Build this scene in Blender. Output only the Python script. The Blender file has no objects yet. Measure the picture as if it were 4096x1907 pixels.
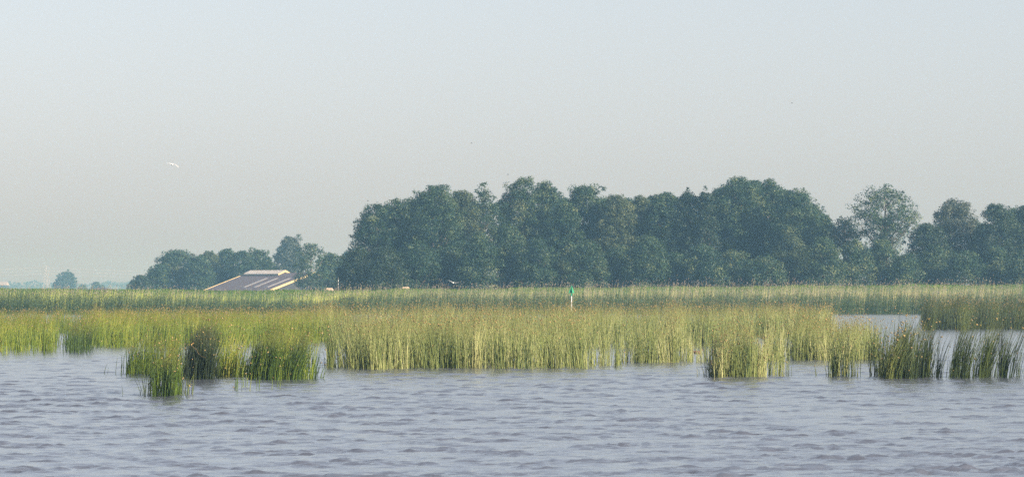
import bpy, bmesh, math, random
import numpy as np
from mathutils import Vector, Matrix

# ------------------------------------------------------------------ camera, sky, sun, exposure
SC = bpy.context.scene
COL = SC.collection
R = math.radians
F = 20000.0            # focal length in photo pixels
HY = 1150.0            # row of the eye level in the photo
CH = 3.0               # eye height over the water

cam_data = bpy.data.cameras.new("camera")
cam = bpy.data.objects.new("camera", cam_data); COL.objects.link(cam)
cam.location = (0, 0, CH); cam.rotation_euler = (R(90), 0, 0)
cam_data.sensor_width = 36.0
cam_data.lens = F / 4096.0 * 36.0
cam_data.shift_y = (HY - 953.5) / 4096.0
cam_data.clip_start = 0.5; cam_data.clip_end = 30000
cam_data.dof.use_dof = True; cam_data.dof.focus_distance = 700.0; cam_data.dof.aperture_fstop = 12.0
SC.camera = cam

SUN_EL, SUN_AZ = 24.0, 121.0      # azimuth clockwise from +Y (the viewing direction): right and a little behind
W = bpy.data.worlds.new("World"); SC.world = W; W.use_nodes = True
nt = W.node_tree
for n in list(nt.nodes): nt.nodes.remove(n)
sky = nt.nodes.new('ShaderNodeTexSky'); sky.sky_type = 'NISHITA'; sky.sun_disc = False
sky.sun_elevation = R(SUN_EL); sky.sun_rotation = R(SUN_AZ)
sky.altitude = 0; sky.air_density = 1.0; sky.dust_density = 0.8; sky.ozone_density = 1.5
bg = nt.nodes.new('ShaderNodeBackground'); bg.inputs[1].default_value = 0.079
hs = nt.nodes.new('ShaderNodeHueSaturation'); hs.inputs['Saturation'].default_value = 0.36
wb = nt.nodes.new('ShaderNodeMix'); wb.data_type = 'RGBA'; wb.blend_type = 'MULTIPLY'; wb.inputs[0].default_value = 1.0; wb.inputs[7].default_value = (0.905, 0.955, 1.070, 1)
wo = nt.nodes.new('ShaderNodeOutputWorld')
nt.links.new(sky.outputs[0], hs.inputs['Color']); nt.links.new(hs.outputs[0], wb.inputs[6]); nt.links.new(wb.outputs[2], bg.inputs[0]); nt.links.new(bg.outputs[0], wo.inputs[0])

sd = bpy.data.lights.new("sun", 'SUN'); sd.energy = 5.0; sd.angle = R(0.6); sd.color = (1.0, 0.89, 0.74)
sun = bpy.data.objects.new("sun", sd); COL.objects.link(sun)
sdir = Vector((math.sin(R(SUN_AZ)) * math.cos(R(SUN_EL)), math.cos(R(SUN_AZ)) * math.cos(R(SUN_EL)), math.sin(R(SUN_EL))))
sun.rotation_euler = sdir.to_track_quat('Z', 'Y').to_euler()

SC.view_settings.view_transform = 'Standard'; SC.view_settings.look = 'None'
SC.view_settings.gamma = 1.0; SC.view_settings.exposure = 0.92; SC.view_settings.use_curve_mapping = False
SC.render.engine = 'CYCLES'
SC.cycles.use_denoising = False   # the fine grain left is like the photo's own
SC.cycles.max_bounces = 6; SC.cycles.diffuse_bounces = 3; SC.cycles.glossy_bounces = 3
SC.cycles.transmission_bounces = 3; SC.cycles.volume_bounces = 1; SC.cycles.transparent_max_bounces = 8
SC.cycles.sample_clamp_indirect = 4.0
SC.cycles.pixel_filter_type = 'BLACKMAN_HARRIS'

rng = np.random.default_rng(7)

# ------------------------------------------------------------------ helpers
def P(px, py, D):
    """world point seen at photo pixel (px, py), D metres ahead"""
    return Vector(((px - 2048.0) / F * D, D, CH - (py - HY) / F * D))
def gx(px, D): return (px - 2048.0) / F * D
def DY(py): return CH * F / (py - HY)          # distance of water seen at row py

def link(o, parent=None):
    COL.objects.link(o)
    if parent: o.parent = parent
    return o
def tag(o, label=None, cat=None, group=None, kind=None):
    if label: o['label'] = label
    if cat: o['category'] = cat
    if group: o['group'] = group
    if kind: o['kind'] = kind
    return o
def empty(name, loc, rz=0.0):
    o = bpy.data.objects.new(name, None); o.empty_display_size = 0.3
    o.location = loc; o.rotation_euler = (0, 0, rz); return link(o)
def np_mesh(name, V, faces, mat, parent=None, attrs=None, smooth=False):
    """faces: (M,k) array, all the same size, or list of such arrays"""
    me = bpy.data.meshes.new(name)
    fl = faces if isinstance(faces, list) else [faces]
    V = np.asarray(V, dtype=np.float32)
    me.vertices.add(len(V)); me.vertices.foreach_set('co', V.ravel())
    loops = np.concatenate([f.ravel() for f in fl]).astype(np.int32)
    sizes = np.concatenate([np.full(len(f), f.shape[1], np.int32) for f in fl])
    starts = np.concatenate([[0], np.cumsum(sizes)[:-1]]).astype(np.int32)
    me.loops.add(len(loops)); me.loops.foreach_set('vertex_index', loops)
    me.polygons.add(len(sizes)); me.polygons.foreach_set('loop_start', starts)
    if smooth: me.polygons.foreach_set('use_smooth', np.ones(len(sizes), bool))
    me.update(calc_edges=True)
    for k, a in (attrs or {}).items():
        at = me.attributes.new(k, 'FLOAT', 'POINT'); at.data.foreach_set('value', np.asarray(a, np.float32))
    if mat: me.materials.append(mat)
    o = bpy.data.objects.new(name, me)
    return link(o, parent)
def bm_obj(name, bm, mat, parent=None, smooth=False):
    me = bpy.data.meshes.new(name); bm.normal_update(); bm.to_mesh(me); bm.free()
    if smooth:
        for p in me.polygons: p.use_smooth = True
    me.materials.append(mat)
    return link(bpy.data.objects.new(name, me), parent)

def mat_new(name):
    m = bpy.data.materials.new(name); m.use_nodes = True
    nt = m.node_tree; b = nt.nodes['Principled BSDF']
    return m, nt, b
def plain(name, col, rough=0.6, var=0.12, scale=3.0, metal=0.0):
    m, nt, b = mat_new(name)
    tc = nt.nodes.new('ShaderNodeTexCoord'); no = nt.nodes.new('ShaderNodeTexNoise'); no.inputs['Scale'].default_value = scale
    no.inputs['Detail'].default_value = 4
    mr = nt.nodes.new('ShaderNodeMapRange'); mr.inputs['To Min'].default_value = 1 - var; mr.inputs['To Max'].default_value = 1 + var
    mx = nt.nodes.new('ShaderNodeMix'); mx.data_type = 'RGBA'; mx.blend_type = 'MULTIPLY'; mx.inputs[0].default_value = 1
    mx.inputs[6].default_value = (*col, 1)
    nt.links.new(tc.outputs['Object'], no.inputs['Vector']); nt.links.new(no.outputs['Fac'], mr.inputs[0])
    nt.links.new(mr.outputs[0], mx.inputs[7]); nt.links.new(mx.outputs[2], b.inputs['Base Color'])
    b.inputs['Roughness'].default_value = rough; b.inputs['Metallic'].default_value = metal
    return m
def plant_mat(name, stops, attr='tone', rough=0.55, trans=0.25, noise=0.0, top=None):
    """colour picked per plant from a ramp by a stored attribute; top: (colour, from, to) colour of the upper stem"""
    m, nt, b = mat_new(name)
    at = nt.nodes.new('ShaderNodeAttribute'); at.attribute_name = attr
    cr = nt.nodes.new('ShaderNodeValToRGB')
    el = cr.color_ramp.elements
    el[0].position = stops[0][0]; el[0].color = (*stops[0][1], 1)
    el[1].position = stops[-1][0]; el[1].color = (*stops[-1][1], 1)
    for p, c in stops[1:-1]:
        e = el.new(p); e.color = (*c, 1)
    nt.links.new(at.outputs['Fac'], cr.inputs[0]); out = cr.outputs[0]
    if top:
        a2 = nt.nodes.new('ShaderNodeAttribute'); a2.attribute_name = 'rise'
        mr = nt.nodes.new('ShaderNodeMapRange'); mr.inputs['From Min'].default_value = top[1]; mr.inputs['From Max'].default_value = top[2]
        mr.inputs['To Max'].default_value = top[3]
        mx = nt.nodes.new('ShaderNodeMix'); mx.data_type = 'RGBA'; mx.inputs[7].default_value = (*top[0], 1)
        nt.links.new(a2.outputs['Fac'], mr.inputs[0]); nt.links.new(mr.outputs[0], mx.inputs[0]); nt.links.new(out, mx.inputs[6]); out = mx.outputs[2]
    nt.links.new(out, b.inputs['Base Color'])
    b.inputs['Roughness'].default_value = rough
    b.inputs['Specular IOR Level'].default_value = 0.35
    if trans > 0:
        tr = nt.nodes.new('ShaderNodeBsdfTranslucent'); ms = nt.nodes.new('ShaderNodeMixShader'); ms.inputs[0].default_value = trans
        nt.links.new(out, tr.inputs[0]); nt.links.new(b.outputs[0], ms.inputs[1]); nt.links.new(tr.outputs[0], ms.inputs[2])
        nt.links.new(ms.outputs[0], nt.nodes['Material Output'].inputs['Surface'])
    return m

# ------------------------------------------------------------------ materials
M = {}
M['leaf'] = plant_mat('broadleaf_foliage', [(0, (0.010, 0.035, 0.018)), (0.5, (0.025, 0.064, 0.028)), (0.85, (0.074, 0.116, 0.042)), (1, (0.16, 0.19, 0.075))], trans=0.2)
M['leaf_dark'] = plant_mat('dark_foliage', [(0, (0.012, 0.030, 0.014)), (0.6, (0.024, 0.048, 0.018)), (1, (0.045, 0.075, 0.028))], trans=0.15)
M['leaf_pale'] = plant_mat('pale_foliage', [(0, (0.035, 0.060, 0.022)), (0.5, (0.070, 0.100, 0.040)), (1, (0.13, 0.155, 0.065))], trans=0.25)
M['leaf_willow'] = plant_mat('silvery_foliage', [(0, (0.035, 0.055, 0.035)), (0.5, (0.070, 0.090, 0.055)), (1, (0.12, 0.135, 0.085))], trans=0.25)
M['bark'] = plain('grey_bark', (0.17, 0.14, 0.11), 0.9, 0.3, 2.0)
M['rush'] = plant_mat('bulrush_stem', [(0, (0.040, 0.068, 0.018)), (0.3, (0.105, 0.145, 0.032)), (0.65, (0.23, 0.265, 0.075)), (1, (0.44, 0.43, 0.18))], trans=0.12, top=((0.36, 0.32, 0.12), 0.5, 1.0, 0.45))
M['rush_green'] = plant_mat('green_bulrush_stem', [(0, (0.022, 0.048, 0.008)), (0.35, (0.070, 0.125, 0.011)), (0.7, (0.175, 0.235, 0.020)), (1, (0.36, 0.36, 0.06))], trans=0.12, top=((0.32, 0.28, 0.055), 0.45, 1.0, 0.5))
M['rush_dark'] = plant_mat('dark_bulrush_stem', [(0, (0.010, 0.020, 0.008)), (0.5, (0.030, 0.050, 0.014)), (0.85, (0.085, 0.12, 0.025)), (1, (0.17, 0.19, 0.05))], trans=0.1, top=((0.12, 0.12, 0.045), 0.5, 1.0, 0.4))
M['seed'] = plant_mat('bulrush_seed_head', [(0, (0.18, 0.13, 0.055)), (0.6, (0.34, 0.25, 0.10)), (1, (0.54, 0.36, 0.14))], trans=0.1)
M['reed'] = plant_mat('common_reed_leaf', [(0, (0.028, 0.065, 0.036)), (0.5, (0.070, 0.130, 0.062)), (1, (0.17, 0.24, 0.08))], trans=0.3, top=((0.13, 0.16, 0.06), 0.45, 1.0, 0.45))
M['straw'] = plant_mat('dry_reed_stalk', [(0, (0.27, 0.22, 0.18)), (0.5, (0.44, 0.40, 0.21)), (1, (0.50, 0.56, 0.10))], trans=0.1)
M['grass'] = plant_mat('dike_grass_blade', [(0, (0.045, 0.10, 0.014)), (0.6, (0.085, 0.165, 0.018)), (1, (0.19, 0.25, 0.04))], trans=0.25)
M['barn_roof'] = plain('grey_fibre_cement', (0.094, 0.080, 0.096), 0.6, 0.10, 0.6)
M['rooflight'] = plain('translucent_roof_sheet', (0.42, 0.40, 0.38), 0.4, 0.05, 1.0)
M['cream'] = plain('cream_painted_trim', (0.60, 0.46, 0.20), 0.5, 0.05, 1.0)
M['white'] = plain('white_paint', (0.78, 0.77, 0.74), 0.45, 0.04, 4.0)
M['ridge'] = plain('pale_grey_sheet', (0.30, 0.29, 0.29), 0.5, 0.06, 1.0)
M['dark_wall'] = plain('dark_timber_wall', (0.030, 0.034, 0.040), 0.8, 0.2, 1.0)
M['green_paint'] = plain('green_marine_paint', (0.012, 0.30, 0.14), 0.5, 0.08, 3.0)
M['wool'] = plain('sheep_wool', (0.50, 0.38, 0.27), 0.95, 0.15, 14.0)
M['feather'] = plain('white_feathers', (0.85, 0.82, 0.76), 0.8, 0.05, 8.0)
M['feather_grey'] = plain('grey_feathers', (0.30, 0.27, 0.25), 0.8, 0.15, 8.0)
M['duck'] = plain('brown_plumage', (0.16, 0.085, 0.055), 0.8, 0.35, 25.0)
M['black'] = plain('black_plumage', (0.02, 0.02, 0.022), 0.7, 0.1, 8.0)
M['steel'] = plain('galvanised_steel', (0.40, 0.42, 0.44), 0.5, 0.08, 1.0)
M['dead'] = plain('curled_dry_leaf', (0.62, 0.36, 0.13), 0.35, 0.3, 20.0)

# water
m, nt_, b = mat_new('lake_water')
b.inputs['Base Color'].default_value = (0.105, 0.113, 0.140, 1)
b.inputs['Roughness'].default_value = 0.13; b.inputs['IOR'].default_value = 1.33
tc = nt_.nodes.new('ShaderNodeTexCoord'); mp = nt_.nodes.new('ShaderNodeMapping'); mp.inputs['Scale'].default_value = (1.0, 0.5, 1)
n1 = nt_.nodes.new('ShaderNodeTexNoise'); n1.inputs['Scale'].default_value = 3.2; n1.inputs['Detail'].default_value = 3; n1.inputs['Roughness'].default_value = 0.6
bu = nt_.nodes.new('ShaderNodeBump'); bu.inputs['Strength'].default_value = 0.9; bu.inputs['Distance'].default_value = 0.03
nt_.links.new(tc.outputs['Object'], mp.inputs[0]); nt_.links.new(mp.outputs[0], n1.inputs['Vector'])
nt_.links.new(n1.outputs['Fac'], bu.inputs['Height']); nt_.links.new(bu.outputs[0], b.inputs['Normal'])
M['water'] = m

# dike grass ground
m, nt_, b = mat_new('polder_grass_ground')
tc = nt_.nodes.new('ShaderNodeTexCoord')
n1 = nt_.nodes.new('ShaderNodeTexNoise'); n1.inputs['Scale'].default_value = 0.22; n1.inputs['Detail'].default_value = 6
n2 = nt_.nodes.new('ShaderNodeTexNoise'); n2.inputs['Scale'].default_value = 1.7; n2.inputs['Detail'].default_value = 5
ad = nt_.nodes.new('ShaderNodeMath'); ad.operation = 'ADD'
ml = nt_.nodes.new('ShaderNodeMath'); ml.operation = 'MULTIPLY'; ml.inputs[1].default_value = 0.5
cr = nt_.nodes.new('ShaderNodeValToRGB'); e = cr.color_ramp.elements
e[0].position = 0.36; e[0].color = (0.040, 0.085, 0.014, 1); e[1].position = 0.66; e[1].color = (0.17, 0.20, 0.045, 1)
q = e.new(0.52); q.color = (0.080, 0.140, 0.020, 1)
for s in (n1, n2): nt_.links.new(tc.outputs['Object'], s.inputs['Vector'])
nt_.links.new(n1.outputs['Fac'], ad.inputs[0]); nt_.links.new(n2.outputs['Fac'], ad.inputs[1]); nt_.links.new(ad.outputs[0], ml.inputs[0])
nt_.links.new(ml.outputs[0], cr.inputs[0]); nt_.links.new(cr.outputs[0], b.inputs['Base Color'])
b.inputs['Roughness'].default_value = 0.9
bu = nt_.nodes.new('ShaderNodeBump'); bu.inputs['Distance'].default_value = 0.15; bu.inputs['Strength'].default_value = 0.8
nt_.links.new(n2.outputs['Fac'], bu.inputs['Height']); nt_.links.new(bu.outputs[0], b.inputs['Normal'])
M['ground'] = m

# ------------------------------------------------------------------ water sheet with real waves
def build_water():
    Ds = [-300.0, -100.0, 0.0, 30.0, 50.0, 60.0]
    d = 68.0
    while d < 600: Ds.append(d); d += 0.0014 * d
    Ds += [600.0, 700.0]
    Ds = np.array(Ds)
    half, n = 0.118, 190
    u = np.linspace(-half, half, n)
    side = np.array([0.14, 0.2, 0.4, 1.0, 3.0])
    S = np.maximum(Ds, 68.0)
    X = u[None, :] * S[:, None]
    far = np.array([1.2, 2.0, 4.0])
    side_x = np.stack([np.full(len(Ds), 0.0) + S * 0.14, S * 0.22, np.maximum(S * 0.5, 120), np.full(len(Ds), 2200.0)], 1)
    X = np.concatenate([-side_x[:, ::-1], X, side_x], 1)
    Y = np.repeat(Ds[:, None], X.shape[1], 1)
    Z = np.zeros_like(X)
    r = np.random.default_rng(3)
    sp = 0.0014 * S[:, None]
    wx = np.zeros_like(X); 
    env = np.zeros_like(X)
    for _ in range(22):
        L = math.exp(r.uniform(math.log(0.8), math.log(4.0))); th = r.uniform(0, 6.28); k = 2 * math.pi / L
        env += np.sin(k * (X * math.cos(th) + 0.6 * Y * math.sin(th)) + r.uniform(0, 6.28))
    env = env / math.sqrt(11.0)
    env = 0.52 + 0.75 * np.clip(env + 0.2, 0, 1.8)
    lam = np.exp(r.uniform(np.log(0.28), np.log(0.80), 120))
    # slowly varying gust pattern
    g = 0.9 + 0.2 * np.sin(X * 0.21 + 0.7 * np.sin(Y * 0.05)) * np.sin(Y * 0.083 + 1.3 * np.sin(X * 0.13 + 1)) + 0.08 * np.sin(X * 0.5 + Y * 0.11)
    for L in lam:
        th = r.normal(R(-70), R(55))         # travel direction, measured from +X
        k = 2 * math.pi / L; ph = r.uniform(0, 6.28)
        a = 0.0035 * L
        att = np.clip((L / sp - 1.6) / 1.0, 0, 1)
        s = np.sin(k * (X * math.cos(th) + Y * math.sin(th)) + ph)
        Z += a * att * (s + 0.35 * (s * s - 0.5))
    fade = np.clip((Ds - 60) / 8, 0, 1) * np.clip((598 - Ds) / 25, 0, 1)
    m = np.ones(X.shape[1]); m[:4] = 0; m[-4:] = 0
    Z *= g * env * fade[:, None] * m[None, :]
    nr, nc = X.shape
    V = np.stack([X, Y, Z], -1).reshape(-1, 3)
    idx = np.arange(nr * nc).reshape(nr, nc)
    Fq = np.stack([idx[:-1, :-1], idx[:-1, 1:], idx[1:, 1:], idx[1:, :-1]], -1).reshape(-1, 4)
    o = np_mesh('water', V, Fq, M['water'], smooth=True)
    tag(o, 'wind rippled grey blue lake water filling the foreground', kind='structure')
build_water()

# ------------------------------------------------------------------ ground: reed bank, dike, polder behind
CREST_D = 720.0
cx = np.array([-400, 0, 450, 900, 1250, 1700, 2200, 3000, 3500, 4096, 4500])
cy = np.array([1154, 1156, 1159, 1162, 1163, 1158, 1153, 1147, 1143, 1140, 1139])
def crest_z(x):
    px = x / CREST_D * F + 2048
    return CH - (np.interp(px, cx, cy) - HY) / F * CREST_D + 0.05 * np.sin(x * 0.35) + 0.03 * np.sin(x * 1.1 + 1)
def ground_z(x, y):
    c = crest_z(x)
    prof = np.interp(y, [560, 571, 578, 600, 640, 690, 712, 720, 727, 760, 9000], [-0.9, -0.15, 0.12, 0.28, 0.75, 2.0, 0, 0, 0, 0.2, 0.2])
    z = prof.copy() if hasattr(prof, 'copy') else np.array(prof)
    z = np.where((y > 640) & (y <= 712), 0.75 + (c - 0.12 - 0.75) * np.sin(np.clip((y - 640) / 72, 0, 1) * math.pi / 2), z)
    z = np.where((y > 712) & (y <= 727), c - 0.12 + 0.12 * np.cos((y - 719.5) / 7.5 * math.pi / 2), z)
    z = np.where((y > 727) & (y < 760), 0.2 + (c - 0.12 - 0.2) * (0.5 + 0.5 * np.cos((y - 727) / 33 * math.pi)), z)
    return z
ys = np.concatenate([np.arange(560, 640, 4.0), np.arange(640, 764, 2.0), [800, 900, 1100, 1500, 2200, 3500, 5500, 7500, 9000.0]])
xs = np.concatenate([[-2200, -900, -400, -200], np.arange(-110, 111, 1.5), [200, 400, 900, 2200.0]])
GX, GY = np.meshgrid(xs, ys)
GZ = ground_z(GX, GY)
near = (GY < 770)
GZ = GZ + near * 0.05 * np.sin(GX * 0.9 + GY * 0.4) * np.sin(GY * 0.5)
idx = np.arange(GX.size).reshape(GX.shape)
Fq = np.stack([idx[:-1, :-1], idx[:-1, 1:], idx[1:, 1:], idx[1:, :-1]], -1).reshape(-1, 4)
o = np_mesh('ground', np.stack([GX, GY, GZ], -1).reshape(-1, 3), Fq, M['ground'], smooth=True)
tag(o, 'grassy dike behind the reeds with flat polder beyond', kind='structure')

# ------------------------------------------------------------------ stems
def stems_geo(base, h, lean, curve, rad, rings=2, sides=3):
    """tapered round stems. base (N,3), lean (N,2) = sideways shift of the tip in units of height"""
    N = len(h)
    ts = np.linspace(0, 1, rings + 1)
    ang = np.arange(sides) / sides * 2 * math.pi
    rot = rng.uniform(0, 6.28, N)
    Vs = []
    for k, t in enumerate(ts[:-1]):
        c = base.copy()
        s = t + curve * (t * t - t)
        c[:, 0] += lean[:, 0] * h * s; c[:, 1] += lean[:, 1] * h * s; c[:, 2] += h * t
        r = rad * (1 - 0.6 * t)
        for a in ang:
            v = c.copy(); v[:, 0] += r * np.cos(a + rot); v[:, 1] += r * np.sin(a + rot); Vs.append(v)
    c = base.copy(); c[:, 0] += lean[:, 0] * h; c[:, 1] += lean[:, 1] * h; c[:, 2] += h; Vs.append(c)
    per = sides * rings + 1
    V = np.stack(Vs, 1).reshape(-1, 3)
    o = (np.arange(N) * per)[:, None]
    fq, ft = [], []
    for k in range(rings - 1):
        for a in range(sides):
            b_ = (a + 1) % sides
            fq.append(np.stack([k * sides + a, k * sides + b_, (k + 1) * sides + b_, (k + 1) * sides + a] + np.zeros((N, 4), int), -1) if False else o + np.array([[k * sides + a, k * sides + b_, (k + 1) * sides + b_, (k + 1) * sides + a]]))
    k = rings - 1
    for a in range(sides):
        ft.append(o + np.array([[k * sides + a, k * sides + (a + 1) % sides, per - 1]]))
    faces = []
    if fq: faces.append(np.concatenate(fq))
    faces.append(np.concatenate(ft))
    rise = np.tile(np.concatenate([np.repeat(ts[:-1], sides), [1.0]]), N)
    return V, faces, per, rise, c

def seeds_geo(pos, size, stretch=1.4):
    """little drooping tufts: 5-vertex crystals"""
    N = len(pos)
    d = rng.normal(size=(N, 3)); d /= np.linalg.norm(d, axis=1)[:, None]
    d[:, 2] *= 0.8
    u = np.cross(d, np.array([0.3, 0.9, 0.2])); u /= np.linalg.norm(u, axis=1)[:, None]
    v = np.cross(d, u)
    s = size[:, None]
    pts = [pos + d * s * stretch, pos - d * s * stretch, pos + u * s * 0.6, pos - 0.4 * u * s + v * s * 0.55, pos - 0.4 * u * s - v * s * 0.55]
    V = np.stack(pts, 1).reshape(-1, 3)
    o = (np.arange(N) * 5)[:, None]
    tri = [(0, 2, 3), (0, 3, 4), (0, 4, 2), (1, 3, 2), (1, 4, 3), (1, 2, 4)]
    return V, np.concatenate([o + np.array([t]) for t in tri])

def in_poly(x, y, poly):
    x = np.asarray(x); y = np.asarray(y); ins = np.zeros(x.shape, bool)
    n = len(poly); j = n - 1
    for i in range(n):
        xi, yi = poly[i]; xj, yj = poly[j]
        c = ((yi > y) != (yj > y)) & (x < (xj - xi) * (y - yi) / ((yj - yi) or 1e-9) + xi)
        ins ^= c; j = i
    return ins
def sample_region(poly, n):
    """n points spread evenly over the water seen inside a photo-pixel polygon"""
    W_ = [(gx(px, DY(py)), DY(py)) for px, py in poly]
    xs_ = [p[0] for p in W_]; ys_ = [p[1] for p in W_]
    out = np.zeros((0, 2))
    while len(out) < n:
        q = np.stack([rng.uniform(min(xs_), max(xs_), 4 * n), rng.uniform(min(ys_), max(ys_), 4 * n)], 1)
        q = q[in_poly(q[:, 0], q[:, 1], W_)]
        out = np.concatenate([out, q])
    return out[:n]

def rush(name, label, poly, n, h, mat, lean=(0.08, 0.0), lean_sd=0.10, rad=0.0115, clump=0.7, nclump=40, cr_=0.22, tone=(0.5, 0.2), rings=2, seed_frac=0.35, seed_size=0.03, kind='stuff', cat='bulrush bed', hs=0.13, group=None, curve=0.8, broken=0.015, hmin=0.6, edge=0.0, stray=0.0):
    c = sample_region(poly, nclump)
    nc_ = int(n * clump)
    w = rng.dirichlet(np.ones(nclump) * 1.5)
    ci = rng.choice(nclump, nc_, p=w)
    cl_lean = rng.normal(0, lean_sd * 0.8, (nclump, 2)); cl_tone = rng.normal(0, tone[1] * (0.9 if kind else 1.2), nclump); cl_h = rng.normal(1, hs * 0.7, nclump)
    rr = np.abs(rng.normal(0, 1, nc_)) * cr_ * rng.uniform(0.5, 1.6, nclump)[ci]; aa = rng.uniform(0, 6.28, nc_)
    p1 = c[ci] + np.stack([rr * np.cos(aa), rr * np.sin(aa) * 1.6], 1)
    p2 = sample_region(poly, n - nc_)
    p = np.concatenate([p1, p2]); N = len(p); p[:, 0] += rng.normal(0, 0.12, N) * (1 if kind else 0.4)
    if stray > 0:
        sk = rng.random(N) < stray; p[sk, 0] += rng.normal(0, 0.45, sk.sum()); p[sk, 1] += rng.normal(0, 0.8, sk.sum())
    ln = np.zeros((N, 2)); ln[:, 0] = lean[0]; ln[:, 1] = lean[1]
    ln += rng.normal(0, lean_sd, (N, 2)); ln[:nc_] += cl_lean[ci]
    # outward splay inside each clump
    ln[:nc_, 0] += 0.10 * (p1[:, 0] - c[ci][:, 0]) / max(cr_, .05) * 0.6
    t = rng.normal(tone[0], tone[1] * 0.7, N); t[:nc_] += cl_tone[ci]
    hh = h * (hmin + (1.06 - hmin) * rng.beta(1.6, 1.3, N)); hh[:nc_] *= cl_h[ci]
    if edge > 0:
        xr = np.array([gx(q[0], DY(q[1])) for q in poly]); xm = (xr.min() + xr.max()) / 2; xw = (xr.max() - xr.min()) / 2 + 0.05
        uu = np.clip(np.abs(p[:, 0] - xm) / xw, 0, 1.3); hh *= 1 - edge * uu ** 2
    hh = np.clip(hh, 0.25 * h, 1.2 * h)
    short = rng.random(N) < 0.15; hh[short] *= rng.uniform(0.3, 0.8, short.sum())
    br = rng.random(N) < broken
    ln[br] += rng.normal(0, 0.8, (br.sum(), 2)); hh[br] *= 0.6
    base = np.stack([p[:, 0], p[:, 1], np.full(N, -0.12)], 1)
    V, faces, per, rise, tips = stems_geo(base, hh + 0.12, ln, curve, rad * rng.uniform(0.7, 1.3, N), rings)
    root = None
    if not kind:
        oc = np.array([np.median(p[:, 0]), np.median(p[:, 1]), 0.0]); root = empty(name, tuple(oc)); V = V - oc
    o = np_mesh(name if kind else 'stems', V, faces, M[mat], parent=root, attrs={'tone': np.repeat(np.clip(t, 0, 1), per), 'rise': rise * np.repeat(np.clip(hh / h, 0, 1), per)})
    if root:
        tag(root, label, cat, group); o['kind'] = 'stuff'
    else: tag(o, label, cat, group, kind)
    k = rng.random(N) < seed_frac
    k[:2] = True
    tp = tips[k].copy(); q = len(tp)
    tp += rng.normal(0, 0.035, (q, 3)); tp[:, 2] -= np.abs(rng.normal(0.03, 0.05, q))
    V, Fs = seeds_geo(tp, seed_size * rng.uniform(0.6, 1.5, q))
    if root: V = V - oc
    s = np_mesh('seed_heads', V, Fs, M['seed'], parent=root or o, attrs={'tone': np.repeat(np.clip(rng.normal(0.5, 0.25, q), 0, 1), 5)})
    s['kind'] = 'stuff'
    return o

# broad beds: nobody could count them
rush('bulrush_bed', 'yellow green bulrush bed reaching in from the left edge, behind the nearest tufts',
     [(-250, 1420), (215, 1417), (232, 1404), (226, 1350), (-250, 1345)], 3000, 1.62, 'rush_green', lean=(0.05, 0), nclump=90, tone=(0.52, 0.2), rad=0.013)
rush('bulrush_bed', 'narrow dark green bulrush strip standing beside the small water gap at left',
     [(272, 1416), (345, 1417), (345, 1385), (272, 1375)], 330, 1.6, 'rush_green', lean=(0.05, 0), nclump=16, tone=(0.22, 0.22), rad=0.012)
rush('bulrush_bed', 'long yellow green bulrush bed in front of the barn, behind the left tufts',
     [(335, 1391), (700, 1391), (1178, 1388), (1190, 1372), (1312, 1371), (1400, 1335), (335, 1335)], 9500, 1.72, 'rush_green', lean=(0.05, 0), nclump=260, tone=(0.55, 0.2), rad=0.013)
rush('bulrush_bed', 'farther olive bulrush bed along the foot of the left reed bank',
     [(-250, 1334), (1420, 1334), (1360, 1302), (-250, 1302)], 8500, 1.5, 'rush_green', lean=(0.04, 0), nclump=250, tone=(0.45, 0.22), rad=0.016, cr_=0.4)
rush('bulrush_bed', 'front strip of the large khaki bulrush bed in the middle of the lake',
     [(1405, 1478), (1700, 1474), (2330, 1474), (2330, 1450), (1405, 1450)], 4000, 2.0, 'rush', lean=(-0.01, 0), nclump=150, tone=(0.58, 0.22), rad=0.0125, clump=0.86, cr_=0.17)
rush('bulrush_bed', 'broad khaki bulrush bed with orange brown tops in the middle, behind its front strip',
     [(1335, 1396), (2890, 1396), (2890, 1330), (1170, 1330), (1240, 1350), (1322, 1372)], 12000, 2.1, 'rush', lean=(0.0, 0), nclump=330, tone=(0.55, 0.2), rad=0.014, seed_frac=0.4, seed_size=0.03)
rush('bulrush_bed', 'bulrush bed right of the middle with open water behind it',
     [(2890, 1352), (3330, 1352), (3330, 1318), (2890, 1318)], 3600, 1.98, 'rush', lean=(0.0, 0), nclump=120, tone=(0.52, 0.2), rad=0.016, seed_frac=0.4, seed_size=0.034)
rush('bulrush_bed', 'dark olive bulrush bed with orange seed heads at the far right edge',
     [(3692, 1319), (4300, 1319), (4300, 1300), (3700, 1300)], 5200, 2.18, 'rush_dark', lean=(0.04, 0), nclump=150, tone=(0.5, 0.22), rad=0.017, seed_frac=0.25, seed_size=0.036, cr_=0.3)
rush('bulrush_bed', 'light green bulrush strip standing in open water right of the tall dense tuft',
     [(3168, 1441), (3505, 1441), (3505, 1422), (3168, 1422)], 2100, 1.78, 'rush', lean=(0.02, 0), nclump=70, tone=(0.62, 0.2), rad=0.012, hs=0.2)

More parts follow.
